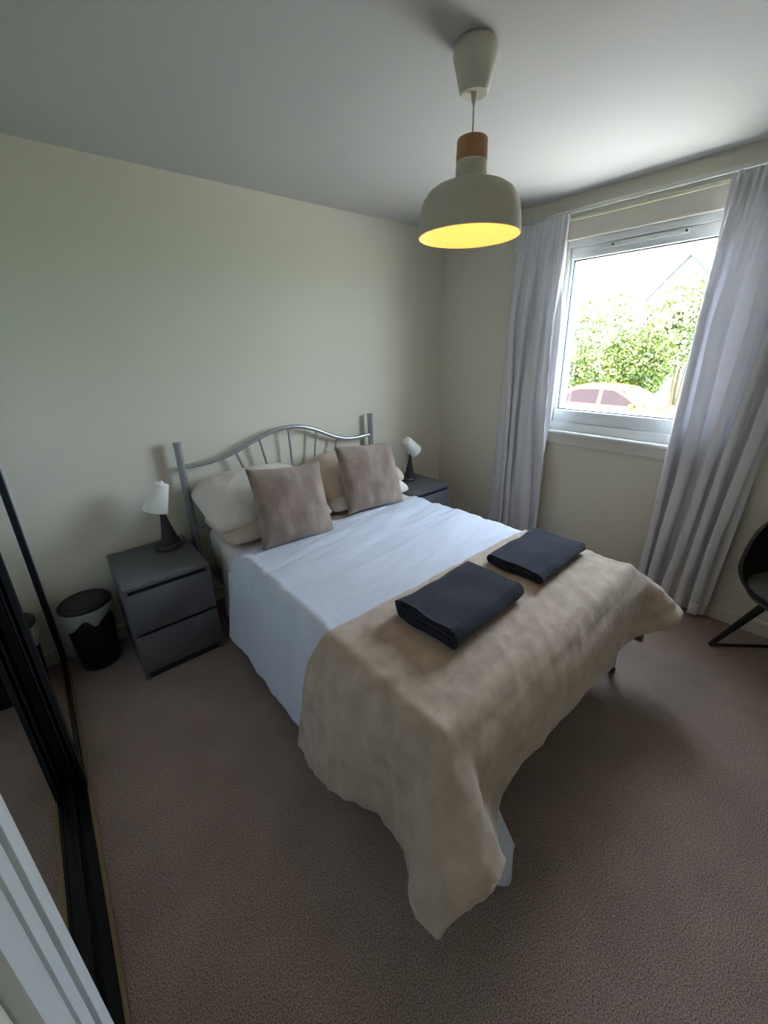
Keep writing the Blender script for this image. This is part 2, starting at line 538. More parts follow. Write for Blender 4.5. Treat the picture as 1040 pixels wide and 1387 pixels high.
# ================================================================== CLOTH SOLVER
def drape(x0, x1, y0, y1, h, box, pin_margin=0.03, steps=170, iters=9, gravity=0.0005, seed=1, damp=0.96, rad=0.045, bend=0.25, floor=0.012, jitter=0.004, stiff=0.0, flare=0.0, round_=0.0, taper=None):
    """rectangular cloth laid flat over a rounded box, the overhang falls; box=(bx0,bx1,by0,by1,top,bottom)"""
    rng = np.random.RandomState(seed)
    nx = int(round((x1 - x0) / h)) + 1
    ny = int(round((y1 - y0) / h)) + 1
    X, Y = np.meshgrid(np.linspace(x0, x1, nx), np.linspace(y0, y1, ny), indexing='ij')
    bx0, bx1, by0, by1, bt, bb_ = box
    if taper:
        k = np.clip((taper[0] - Y) / (taper[0] - taper[1]), 0, 1)
        k = 1 - taper[2] * k * k * (3 - 2 * k) * 2
        X = np.where(X < bx0, bx0 + (X - bx0) * k, np.where(X > bx1, bx1 + (X - bx1) * k, X))
    if round_:
        for (bx, sx) in ((bx0, -1), (bx1, 1)):
            ox, oy = abs((x0 if sx < 0 else x1) - bx), by0 - y0
            a = np.clip((X - bx) * sx / ox, 0, 1)
            b = np.clip((by0 - Y) / oy, 0, 1)
            cr = (a > 0) & (b > 0)
            X = np.where(cr, bx + sx * ox * a * np.sqrt(1 - round_ * b * b / 2), X)
            Y = np.where(cr, by0 - oy * b * np.sqrt(1 - round_ * a * a / 2), Y)
    P = np.stack([X, Y, np.full_like(X, bt)], -1)
    P0 = P.copy()
    pin = (X > bx0 + pin_margin) & (X < bx1 - pin_margin) & (Y > by0 + pin_margin) & (Y < by1 - pin_margin)
    P[..., 2] += np.where(pin, 0, rng.rand(nx, ny) * jitter)
    pinP = P.copy()
    w = np.where(pin, 0.0, 1.0)
    V = np.zeros_like(P)
    hx, hy = (x1 - x0) / (nx - 1), (y1 - y0) / (ny - 1)
    hd = math.hypot(hx, hy)
    C, C2 = [], []

    def con(sa, sb, L, k):
        C.append((sa, sb, np.sqrt(((P0[sa] - P0[sb]) ** 2).sum(-1)), k))
    S = slice
    for ax in (0, 1):
        n = nx if ax == 0 else ny
        for st in (0, 1):
            ia = S(st, n - 1, 2)
            cnt = len(range(*ia.indices(n)))
            ib = S(st + 1, st + 1 + 2 * cnt - 1, 2)
            sa = (ia, S(None)) if ax == 0 else (S(None), ia)
            sb = (ib, S(None)) if ax == 0 else (S(None), ib)
            con(sa, sb, hx if ax == 0 else hy, 1.0)
        for st in (0, 1, 2, 3):
            idx = np.array([i for i in range(n - 2) if i % 4 == st])
            idx2 = idx + 2
            if len(idx) == 0:
                continue
            sa = (idx, S(None)) if ax == 0 else (S(None), idx)
            sb = (idx2, S(None)) if ax == 0 else (S(None), idx2)
            con(sa, sb, 2 * (hx if ax == 0 else hy), bend)
        for st in range(10):
            idx = np.array([i for i in range(n - 5) if i % 10 == st])
            if len(idx) == 0 or stiff <= 0:
                continue
            idx2 = idx + 5
            sa = (idx, S(None)) if ax == 0 else (S(None), idx)
            sb = (idx2, S(None)) if ax == 0 else (S(None), idx2)
            C2.append((sa, sb, np.sqrt(((P0[sa] - P0[sb]) ** 2).sum(-1)), stiff))
    for sx in (0, 1):
        ia = S(sx, nx - 1, 2)
        cnt = len(range(*ia.indices(nx)))
        ib = S(sx + 1, sx + 1 + 2 * cnt - 1, 2)
        con((ia, S(0, ny - 1)), (ib, S(1, ny)), hd, 0.35)
        con((ia, S(1, ny)), (ib, S(0, ny - 1)), hd, 0.35)
    cen = np.array([(bx0 + bx1) / 2, (by0 + by1) / 2, (bt + bb_) / 2])
    half = np.array([(bx1 - bx0) / 2, (by1 - by0) / 2, (bt - bb_) / 2]) - rad
    for s in range(steps):
        prev = P.copy()
        V[..., 2] -= gravity
        P = P + V * w[..., None]
        for it in range(iters):
            for sa, sb, L, k in (C + C2 if it == 0 else C):
                a, b = P[sa], P[sb]
                d = b - a
                l = np.sqrt((d * d).sum(-1)) + 1e-9
                wa, wb = w[sa], w[sb]
                ws = wa + wb
                ws[ws == 0] = 1
                c = (k * (l - L) / l / ws)[..., None] * d
                P[sa] = a + c * wa[..., None]
                P[sb] = b - c * wb[..., None]
        q = P - cen
        e = np.abs(q) - half
        m_ = np.maximum(e, 0)
        l = np.sqrt((m_ * m_).sum(-1))
        inside = (l < rad) & (l > 1e-6)
        g = np.sign(q) * m_ / (l[..., None] + 1e-9)
        P = np.where(inside[..., None], P + g * (rad - l)[..., None], P)
        deep = l <= 1e-6
        if deep.any():
            P[..., 0] = np.where(deep, np.where(q[..., 0] < 0, bx0, bx1), P[..., 0])
        lowz = P[..., 2] < floor
        P[..., 2] = np.where(lowz, floor, P[..., 2])
        P = np.where(pin[..., None], pinP, P)
        V = (P - prev) * damp
        V = np.where((inside | lowz)[..., None], V * 0.5, V)
        sp = np.sqrt((V * V).sum(-1))
        V *= np.minimum(1, 0.02 / (sp + 1e-9))[..., None]
    # the side by the left nightstand swings out a little as it falls
    P[..., 0] -= flare * np.clip(bt - 0.05 - P[..., 2], 0, 1) * (P[..., 0] < bx0 + 0.01)
    return P


def upsample(P, k):
    def cubic(P):
        n = P.shape[0]
        t = np.linspace(0, n - 1, (n - 1) * k + 1)
        i = np.clip(t.astype(int), 0, n - 2)
        f = (t - i)[:, None, None]
        g = lambda j: P[np.clip(j, 0, n - 1)]
        p0, p1, p2, p3 = g(i - 1), g(i), g(i + 1), g(i + 2)
        return 0.5 * (2 * p1 + (p2 - p0) * f + (2 * p0 - 5 * p1 + 4 * p2 - p3) * f * f + (3 * p1 - p0 - 3 * p2 + p3) * f ** 3)
    return cubic(cubic(P).transpose(1, 0, 2)).transpose(1, 0, 2)


def normals(P):
    du = np.gradient(P, axis=0)
    dv = np.gradient(P, axis=1)
    n = np.cross(du, dv)
    return n / (np.linalg.norm(n, axis=-1, keepdims=True) + 1e-9)


def ridged(U, V, seed, octaves=3):
    out = np.zeros(U.shape)
    fu, fv = U.ravel(), V.ravel()
    vals = np.empty(len(fu))
    for i in range(len(fu)):
        a, fq, s = 1.0, 1.0, 0.0
        for o in range(octaves):
            s += a * (1 - abs(noise.noise((fu[i] * fq + seed, fv[i] * fq, seed * 1.7 + o * 9.1))) * 2)
            a *= 0.5
            fq *= 2.1
        vals[i] = s
    return vals.reshape(U.shape)


def cloth_mesh(P, up, amp, dirs, seed):
    Q = upsample(P, up)
    n = normals(Q)
    if n[n.shape[0] // 2, n.shape[1] // 2, 2] < 0:
        n = -n
    a, b = Q.shape[:2]
    h0 = np.linalg.norm(P[1, 0] - P[0, 0])
    h1 = np.linalg.norm(P[0, 1] - P[0, 0])
    U_, V_ = np.meshgrid(np.arange(a) * h0 / up, np.arange(b) * h1 / up, indexing='ij')
    D = np.zeros((a, b))
    for (ang, fa, fb, am) in dirs:
        c, s = math.cos(ang), math.sin(ang)
        D += am * (ridged((U_ * c + V_ * s) * fa, (-U_ * s + V_ * c) * fb, seed + ang) - 0.9)
    return Q + n * (D * amp)[..., None]


# ================================================================== BED
BX0, BX1, BF = 0.515, 1.835, -2.05
bed = thing('metal_bed', (1.17, -1.05, 0), 'silver metal double bed frame with wavy top rail headboard', 'bed')
YB = -0.06
for sx in (0.464, 1.875):
    p_ = MB().lathe([(0.021, 0.0), (0.021, 1.105), (0.0, 1.105)], (sx, YB, 0), 20)
    post = part('headboard_post', p_, M['bed_metal'], bed)
    part('post_cap', MB().lathe([(0.0245, 1.103), (0.0245, 1.114), (0.020, 1.118), (0, 1.119)], (sx, YB, 0), 20), M['bed_metal'], post)
# top rail measured along the wall
ctrl = [(0.47, 0.970), (0.56, 0.969), (0.65, 0.975), (0.75, 0.995), (0.85, 1.030), (0.97, 1.075), (1.08, 1.103), (1.17, 1.109), (1.26, 1.100), (1.38, 1.062), (1.50, 1.005), (1.60, 0.968), (1.70, 0.952), (1.80, 0.953), (1.868, 0.956)]


def rail_z(x):
    for (a, za), (b, zb) in zip(ctrl, ctrl[1:]):
        if a <= x <= b:
            return za + (zb - za) * (x - a) / (b - a)
    return 0.96


pts = []
for i in range(len(ctrl) - 1):
    p0, p1, p2, p3 = ctrl[max(i - 1, 0)], ctrl[i], ctrl[i + 1], ctrl[min(i + 2, len(ctrl) - 1)]
    for k in range(4):
        t = k / 4
        z = 0.5 * (2 * p1[1] + (p2[1] - p0[1]) * t + (2 * p0[1] - 5 * p1[1] + 4 * p2[1] - p3[1]) * t * t + (3 * p1[1] - p0[1] - 3 * p2[1] + p3[1]) * t ** 3)
        pts.append((p1[0] + (p2[0] - p1[0]) * t, YB, z))
pts.append((ctrl[-1][0], YB, ctrl[-1][1]))
part('headboard_top_rail', MB().tube(pts, 0.0135, 14), M['bed_metal'], bed)
part('headboard_low_rail', MB().tube([(0.47, YB, 0.58), (1.87, YB, 0.58)], 0.0125, 12), M['bed_metal'], bed)
for xa, xb in ((0.790, 0.935), (0.955, 1.040), (1.168, 1.175), (1.385, 1.305), (1.560, 1.425)):
    za = rail_z(xa) - 0.008
    part('spindle', MB().tube([(xa, YB, za), (xb, YB, 0.585)], 0.0075, 10), M['bed_metal'], bed)
for sx in (0.530, 1.820):
    part('side_rail', MB().box(sx - 0.012, sx + 0.012, -2.07, -0.06, 0.235, 0.285, 0.004), M['bed_metal'], bed)
part('foot_rail', MB().box(0.520, 1.830, -2.070, -2.046, 0.165, 0.225, 0.004), M['bed_metal'], bed)
for sx in (0.54, 1.838):
    lg = part('leg', MB().lathe([(0.019, 0.012), (0.019, 0.235)], (sx, -2.05, 0), 16), M['bed_metal'], bed)
    part('foot_cap', MB().lathe([(0.024, 0.0), (0.024, 0.016), (0.019, 0.03)], (sx, -2.05, 0), 16), M['rubber'], lg)
part('centre_rail', MB().box(1.155, 1.185, -2.04, -0.06, 0.235, 0.28, 0.003), M['bed_metal'], bed)
for i in range(13):
    y = -0.16 - i * 0.15
    part('slat', MB().box(0.52, 1.83, y - 0.03, y + 0.03, 0.286, 0.298, 0.003), M['beige_strip'], bed)

mt_ = MB().box(BX0 + 0.015, BX1 - 0.015, BF, -0.085, 0.299, 0.568, 0.045, 4)
single('mattress', mt_, M['sheet'], (1.17, -1.05, 0.299), 'thick white double mattress lying on the metal bed frame', 'mattress')

# folded-back top sheet (under the duvet, nearer the pillows)
P = drape(BX0 - 0.44, BX1 + 0.30, -0.74, -0.38, 0.03, (BX0, BX1, -3.0, 0.4, 0.580, 0.0), seed=3, steps=110, flare=0.09)
Q = cloth_mesh(P, 2, 0.004, [(0.2, 3, 12, 1.0)], 5.0)
ts = single('top_sheet', MB().grid(Q), M['pillow'], (1.17, -0.59, 0.58), 'pale blush top sheet showing between the pillows and the duvet', 'sheet')
solidify(ts, 0.008)

# duvet
DX0, DX1, DY0, DY1 = BX0 - 0.48, BX1 + 0.30, -2.04, -0.585
P = drape(DX0, DX1, DY0, DY1, 0.036, (BX0 - 0.008, BX1 + 0.008, BF - 0.006, 0.3, 0.598, 0.0), seed=11, bend=0.4, rad=0.075, stiff=0.08, flare=0.11, taper=(-1.50, -1.85, 0.36))
Q = cloth_mesh(P, 4, 0.0085, [(0.55, 2.2, 8.0, 0.8), (-0.5, 2.4, 8.5, 0.6), (1.25, 2.0, 6.5, 0.6), (0.9, 1.3, 14.0, 0.4)], 2.0)
# rolled top edge near the pillows
bny = Q.shape[1]
for j in range(bny - 8, bny):
    t = (j - (bny - 9)) / 8.0
    Q[:, j, 2] -= 0.022 * t * t * (Q[:, j, 2] > 0.5)
dv = single('duvet', MB().grid(Q), M['duvet'], (1.17, -1.5, 0.6), 'creased white duvet hanging over both sides of the bed', 'duvet')
solidify(dv, 0.014)

# white corner of the duvet hanging out under the throw
cf = []
for i in range(19):
    u = i / 18
    xt = 0.575 + 0.160 * u
    row = []
    for j in range(15):
        v = j / 14
        low = 0.016 + 0.10 * max(0, 0.62 - u) ** 1.0 + 0.30 * max(0, u - 0.72) ** 1.2
        z = 0.25 + (low - 0.25) * v
        y = -2.060 - 0.125 * v + 0.022 * math.sin(u * 7 + 0.6) * v - 0.03 * v * u
        row.append((xt - 0.03 * v * (1 - u), y, z))
    cf.append(row)
solidify(part('hanging_corner', MB().grid(cf), M['duvet'], dv, angle=80), 0.01)

# throw
TX0, TX1, TY0, TY1 = BX0 - 0.475, BX1 + 0.33, -2.36, -1.50
P = drape(TX0, TX1, TY0, TY1, 0.034, (BX0 - 0.030, BX1 + 0.03, BF - 0.046, 0.3, 0.618, 0.0), seed=23, bend=0.55, rad=0.055, stiff=0.35, flare=0.12, round_=1.62)
Q = cloth_mesh(P, 4, 0.0055, [(0.3, 1.5, 6.0, 1.0), (1.2, 1.5, 6.0, 0.8)], 8.0)
th = single('fleece_throw', MB().grid(Q), M['throw'], (1.17, -1.95, 0.62), 'beige fleece throw draped over the foot of the bed', 'throw blanket')
solidify(th, 0.012)


# ------------------------------------------------------------------ pillows and cushions
def pillow_mb(w, d, t, seed, n=44, pinch=0.10, wr=0.010, soft=0.0, sag=0.0):
    """closed pillow in local coordinates, width x, depth y, thickness z"""
    mb = MB()
    top, bot = [], []
    for i in range(n + 1):
        for j in range(n + 1):
            u, v = 2 * i / n - 1, 2 * j / n - 1
            cnr = 1 - soft * (u * u * v * v) ** 2
            pin = cnr - pinch * (1 - (abs(v) ** 2.2)) * abs(u) ** 3
            pin2 = cnr - pinch * (1 - (abs(u) ** 2.2)) * abs(v) ** 3
            x = u * w / 2 * pin
            y = v * d / 2 * pin2
            prof = max(0.0, (1 - abs(u) ** 2.6)) ** 0.55 * max(0.0, (1 - abs(v) ** 2.6)) ** 0.55
            edge = (1 - max(abs(u), abs(v)))
            nz = noise.noise((x * 6 + seed, y * 6, seed)) * 0.6 + (1 - abs(noise.noise((x * 11 + seed * 2, y * 9, 3.3))) * 2) * 0.5
            nz2 = noise.noise((x * 6 + seed, y * 6, seed + 9)) * 0.6
            k = min(1, edge * 5)
            z = t / 2 * prof
            sg = -sag * (u * u) * 0.5
            top.append((x, y, z + nz * wr * k + sg))
            bot.append((x, y, -z + nz2 * wr * 0.5 * k + sg))
    a = n + 1
    vs = list(top)
    idx = {}
    fs = []
    for i in range(n):
        for j in range(n):
            fs.append((i * a + j, (i + 1) * a + j, (i + 1) * a + j + 1, i * a + j + 1))
    bmap = []
    for i in range(a):
        for j in range(a):
            if i in (0, n) or j in (0, n):
                bmap.append(i * a + j)
            else:
                bmap.append(len(vs))
                vs.append(bot[i * a + j])
    for i in range(n):
        for j in range(n):
            fs.append((bmap[i * a + j], bmap[i * a + j + 1], bmap[(i + 1) * a + j + 1], bmap[(i + 1) * a + j]))
    return mb.add(vs, fs)


def place(o, loc, rot, label, cat, group=None):
    o.location = loc
    o.rotation_euler = [math.radians(r) for r in rot]
    return tag(o, label, cat, group)


G = 'bed pillows'
o = link_mesh('bed_pillow', pillow_mb(0.72, 0.48, 0.17, 3.1, pinch=0.05, soft=0.13, sag=0.05), M['pillow2'], angle=80)
place(o, (0.845, -0.345, 0.670), (4, 0, 2), 'beige lower pillow under the big pale pillow by the left nightstand', 'pillow', G)
o = link_mesh('bed_pillow', pillow_mb(0.76, 0.50, 0.20, 7.7, wr=0.016, pinch=0.04, soft=0.14, sag=0.09), M['pillow'], angle=80)
place(o, (0.835, -0.290, 0.790), (17, 1, 2), 'plump pale blush pillow on top, nearest the left nightstand', 'pillow', G)
o = link_mesh('bed_pillow', pillow_mb(0.70, 0.48, 0.17, 13.1, pinch=0.05, soft=0.13, sag=0.05), M['pillow'], angle=80)
place(o, (1.515, -0.345, 0.670), (4, 0, -1), 'white lower pillow on the window side of the bed', 'pillow', G)
o = link_mesh('bed_pillow', pillow_mb(0.72, 0.50, 0.19, 17.7, wr=0.016, pinch=0.04, soft=0.14, sag=0.08), M['pillow2'], angle=80)
place(o, (1.525, -0.290, 0.785), (17, -1, -1), 'beige upper pillow behind the cushion on the window side', 'pillow', G)

G = 'faux fur cushions on the bed'
cm = pillow_mb(0.45, 0.45, 0.15, 21.0, pinch=0.07, wr=0.008)
o = link_mesh('fur_cushion', cm, M['fur'], angle=80)
place(o, (0.875, -0.600, 0.785), (62, 5, -3), 'taupe faux fur cushion leaning on the left pillows', 'cushion', G)
cm = pillow_mb(0.46, 0.45, 0.14, 31.0, pinch=0.07, wr=0.008)
o = link_mesh('fur_cushion', cm, M['fur'], angle=80)
place(o, (1.485, -0.545, 0.800), (66, 4, -4), 'taupe faux fur cushion leaning on the window side pillows', 'cushion', G)


# ------------------------------------------------------------------ towels
def towel(loc, rz, lx, ly, tz, label, seed, bulge):
    """flat folded towel: stadium cross-section across y, swept along x"""
    root = thing('folded_towel', loc, label, 'towel', math.radians(rz), 'dark folded towels on the throw')

    def ring(s, grow, nseg=10, nflat=14):
        hy, hz = ly / 2 * s, tz / 2 * s if s == 1 else tz / 2 - (1 - s) * ly / 2
        hz = max(hz, 0.003)
        out = []
        for k in range(nflat + 1):
            out.append((-hy + hz + (2 * hy - 2 * hz) * k / nflat, hz))
        for k in range(1, nseg):
            a = math.pi / 2 - math.pi * k / nseg
            out.append((hy - hz + hz * math.cos(a), hz * math.sin(a)))
        for k in range(nflat + 1):
            out.append((hy - hz - (2 * hy - 2 * hz) * k / nflat, -hz))
        for k in range(1, nseg):
            a = -math.pi / 2 - math.pi * k / nseg
            out.append((-hy + hz + hz * math.cos(a), hz * math.sin(a)))
        return out

    def sweep(s, x0, x1, nx):
        base = ring(s, 0)
        P = []
        for i in range(nx + 1):
            x = x0 + (x1 - x0) * i / nx
            row = []
            for (y, z) in base:
                f = (x + lx / 2) / lx
                wz = bulge * (1 - f) ** 2 * (0.5 + z / tz)
                nn = noise.noise((x * 7 + seed, y * 7, z * 4)) * 0.010
                xx = x + noise.noise((y * 9, z * 30, seed + (0 if x < 0 else 4))) * 0.012 * abs(f - 0.5) * 2
                topk = 1 if z > 0 else 0
                row.append((xx, y + noise.noise((x * 8, seed, z * 20)) * 0.008, max(0.002, z + tz / 2 + wz + nn * topk)))
            row.append(row[0])
            P.append(row)
        return P
    body = MB()
    P = sweep(1.0, -lx / 2, lx / 2, 26)
    body.grid(P)
    # closed, slightly inset ends
    for e, dx in ((0, 0.010), (-1, -0.010)):
        r0 = P[e][:-1]
        cy = sum(q[1] for q in r0) / len(r0)
        cz = sum(q[2] for q in r0) / len(r0)
        inner = [(q[0] + dx, cy + (q[1] - cy) * 0.93, cz + (q[2] - cz) * 0.70) for q in r0]
        n_ = len(r0)
        body.add(r0 + inner, [(k, (k + 1) % n_, n_ + (k + 1) % n_, n_ + k) for k in range(n_)] + [tuple(range(n_, 2 * n_))])
    bm = bmesh.new()
    o = part('towel_body', body, M['towel'], root, world=False, angle=60)
    # folded layers seen at the end
    for s in (0.93, 0.85):
        lay = MB()
        L = sweep(s, -lx / 2 + 0.002, -lx / 2 + 0.02, 2)
        lay.grid(L)
        solidify(part('folded_layer', lay, M['towel'], root, world=False, angle=60), 0.004)
    hem = MB()
    top = P[0][0:15]
    hem.tube([(q[0] + 0.004, q[1], q[2] + 0.001) for q in top], 0.0032, 8)
    part('hem', hem, M['towel_hem'], root, world=False)
    return root


towel((0.985, -1.735, 0.633), 3, 0.44, 0.30, 0.062, 'thicker charcoal folded towel at the near end of the throw', 4.0, 0.010)
towel((1.560, -1.725, 0.633), 2, 0.42, 0.29, 0.048, 'flatter charcoal folded towel near the window side of the throw', 9.0, 0.0)


# ================================================================== NIGHTSTANDS
def nightstand(name, x, y, label):
    """front left bottom corner x, front y; 0.40 x 0.48 x 0.55"""
    w, d, h = 0.40, 0.48, 0.55
    r = thing(name, (x + w / 2, y + d / 2, 0), label, 'nightstand', 0, 'dark grey nightstands')
    c = MB()
    c.box(-w / 2, -w / 2 + 0.018, -d / 2 + 0.016, d / 2, 0, h - 0.020, 0.0015)
    c.box(w / 2 - 0.018, w / 2, -d / 2 + 0.016, d / 2, 0, h - 0.020, 0.0015)
    c.box(-w / 2 + 0.018, w / 2 - 0.018, d / 2 - 0.01, d / 2, 0.02, h - 0.02)
    body = part('body', c, M['nightstand'], r, world=False)
    part('inner_carcass', MB().box(-w / 2 + 0.018, w / 2 - 0.018, -d / 2 + 0.03, d / 2 - 0.01, 0.045, h - 0.020), M['gap'], r, world=False)
    part('top', MB().box(-w / 2, w / 2, -d / 2, d / 2, h - 0.020, h, 0.002), M['nightstand'], r, world=False)
    part('plinth', MB().box(-w / 2 + 0.018, w / 2 - 0.018, -d / 2 + 0.025, -d / 2 + 0.04, 0, 0.05), M['gap'], r, world=False)
    for z0, z1 in ((0.052, 0.268), (0.285, 0.508)):
        part('drawer', MB().box(-w / 2 + 0.002, w / 2 - 0.002, -d / 2, -d / 2 + 0.016, z0, z1, 0.002), M['nightstand'], r, world=False)
    return r


nightstand('nightstand', 0.0, -0.515, 'dark grey two drawer nightstand beside the waste bin')
nightstand('nightstand', 1.912, -0.528, 'dark grey nightstand in the corner by the window wall')


# ------------------------------------------------------------------ bedside lamps
def table_lamp(loc, lean, label, rotz, tilt, scale=1.0):
    r = thing('bedside_lamp', loc, label, 'lamp', rotz, 'small bedside lamps')
    r.scale = (scale,) * 3
    part('base', MB().lathe([(0.0, 0), (0.062, 0), (0.064, 0.006), (0.062, 0.018), (0.054, 0.026), (0.0, 0.030)], (0, 0, 0), 36, rx=1.08, ry=0.9), M['lamp_black'], r, world=False)
    # blade-like stem, wide foot, narrow neck
    n = 16
    vs, fs = [], []
    lv = 18
    for i in range(lv + 1):
        t = i / lv
        z = 0.022 + 0.20 * t
        cx = 0.012 + lean * t
        wx = 0.036 * (1 - t) ** 1.5 + 0.010
        wy = 0.026 * (1 - t) ** 1.3 + 0.009
        for k in range(n):
            a = 2 * math.pi * k / n
            vs.append((cx + wx * math.cos(a), wy * math.sin(a), z))
    for i in range(lv):
        for k in range(n):
            k2 = (k + 1) % n
            fs.append((i * n + k, i * n + k2, (i + 1) * n + k2, (i + 1) * n + k))
    fs.append(tuple(lv * n + k for k in range(n)))
    part('stem', MB().add(vs, fs), M['lamp_black'], r, world=False)
    top = Vector((0.012 + lean, 0, 0.222))
    A = Matrix.Translation(top + Vector((0, 0, 0.055))) @ Matrix.Rotation(math.radians(tilt), 4, 'Y')
    sh = MB().lathe([(0.058, -0.075), (0.036, 0.062), (0.030, 0.068), (0.0, 0.070)], (0, 0, 0), 40, closed_ends=False)
    sh.lathe([(0.0, 0.066), (0.033, 0.062), (0.0555, -0.075), (0.058, -0.075)], (0, 0, 0), 40, closed_ends=False)
    sh.xform(A)
    s = part('lamp_shade', sh, M['lampshade'], r, world=False)
    part('shade_button', MB().lathe([(0.0, 0.078), (0.008, 0.077), (0.010, 0.068), (0, 0.066)], (0, 0, 0), 14).xform(A), M['lampshade'], s, world=False)
    part('bulb', MB().lathe([(0.0, -0.045), (0.016, -0.040), (0.021, -0.022), (0.014, 0.004), (0.012, 0.05), (0, 0.05)], (0, 0, 0), 18).xform(A), M['lampshade'], s, world=False)
    return r


lampL = table_lamp((0.292, -0.165, 0.55), -0.010, 'bedside lamp with white tilted shade on the nightstand by the bin', 0.0, 22, 1.12)
part('cable', MB().tube([(0.055, 0.0, 0.012), (0.075, 0.03, 0.03), (0.095, 0.05, 0.022), (0.12, 0.085, 0.004), (0.122, 0.135, 0.003)], 0.0028, 8), M['cable'], lampL, world=False)
lampR = table_lamp((2.140, -0.215, 0.55), 0.010, 'bedside lamp with white tilted shade on the far corner nightstand', 0.0, -42, 1.05)

# ================================================================== BIN
bn = thing('waste_bin', (-0.150, -0.150, 0), 'small round black waste bin with lid and clear liner beside the wardrobe', 'bin')
BC = (0, 0, 0)
part('bin_body', MB().lathe([(0.0, 0.0), (0.086, 0.0), (0.090, 0.006), (0.112, 0.365), (0.108, 0.365), (0.086, 0.012), (0, 0.012)], BC, 48, closed_ends=False), M['bin'], bn, world=False)
ld = part('lid', MB().lathe([(0.0, 0.392), (0.090, 0.391), (0.112, 0.386), (0.119, 0.378), (0.119, 0.366), (0.112, 0.364), (0.0, 0.366)], BC, 48, closed_ends=False), M['bin'], bn, world=False)
part('lid_rim', MB().lathe([(0.098, 0.390), (0.101, 0.3925), (0.104, 0.389)], BC, 48, closed_ends=False), M['bin'], ld, world=False)
bag = []
nb = 72
for k in range(nb + 1):
    a = 2 * math.pi * k / nb
    low = 0.275 + 0.075 * noise.noise((math.cos(a) * 1.7 + 3, math.sin(a) * 1.7, 1.2)) * 1.6 + 0.012 * math.sin(a * 7)
    low = min(0.34, max(0.215, low))
    row = []
    for i in range(9):
        t = i / 8
        z = 0.366 + (low - 0.366) * t
        rr = 0.090 + 0.022 * z / 0.365 + 0.004 + 0.007 * math.sin(t * math.pi) + 0.004 * noise.noise((a * 5, t * 3, 4)) * t
        row.append((rr * math.cos(a), rr * math.sin(a), z))
    bag.append(row)
part('bin_liner', MB().grid(bag), M['bag'], bn, world=False, angle=80)

# ================================================================== PENDANT LAMP
PC = (1.172, -1.551, 0)
pl = thing('pendant_lamp', (PC[0], PC[1], H), 'cream metal pendant lamp with oak collar hanging from the ceiling', 'pendant lamp')
cup = part('ceiling_cup', MB().lathe([(0.060, H - 0.001), (0.068, H - 0.012), (0.069, H - 0.028), (0.046, 2.352), (0.040, 2.345), (0.0, 2.350)], PC, 44, closed_ends=False), M['cup'], pl)
part('cord_grip', MB().lathe([(0.011, 2.350), (0.009, 2.335), (0.004, 2.318), (0, 2.318)], PC, 16, closed_ends=False), M['cup'], cup)
part('cord', MB().tube([(PC[0], PC[1], 2.33), (PC[0], PC[1], 2.222)], 0.0028, 10), M['cup'], pl)
part('oak_collar', MB().lathe([(0.0, 2.232), (0.046, 2.232), (0.049, 2.228), (0.051, 2.170), (0.0, 2.170)], PC, 40, closed_ends=False), M['oak'], pl)
outer = [(0.050, 2.169), (0.051, 2.128), (0.054, 2.117), (0.066, 2.112), (0.090, 2.108), (0.118, 2.098), (0.142, 2.082), (0.158, 2.060), (0.166, 2.035), (0.171, 2.000), (0.174, 1.957)]
part('lamp_shade', MB().lathe(outer, PC, 64, closed_ends=False), M['shade'], pl, angle=60)
inner = [(r - 0.003, z - 0.001) for r, z in outer[2:]] + [(0.174, 1.957)]
part('shade_lining', MB().lathe([(0.0, 2.114)] + inner, PC, 64, closed_ends=False), M['shade_in'], pl, angle=60)
part('lamp_holder', MB().lathe([(0.0, 2.113), (0.022, 2.113), (0.022, 2.085), (0.0, 2.085)], PC, 20, closed_ends=False), M['cup'], pl)
part('bulb', MB().lathe([(0.013, 2.085), (0.016, 2.075), (0.030, 2.050), (0.032, 2.035), (0.024, 2.016), (0.010, 2.008), (0, 2.007)], PC, 24, closed_ends=False), M['bulb'], pl)
pt_data = bpy.data.lights.new('pendant_bulb_light', 'POINT')
pt_data.energy = 0.34
pt_data.color = (1.0, 0.50, 0.13)
pt_data.shadow_soft_size = 0.03
pto = bpy.data.objects.new('pendant_bulb_light', pt_data)
COL.objects.link(pto)
pto.location = (PC[0], PC[1], 1.985)

# ================================================================== CURTAINS
XC = XW - 0.075


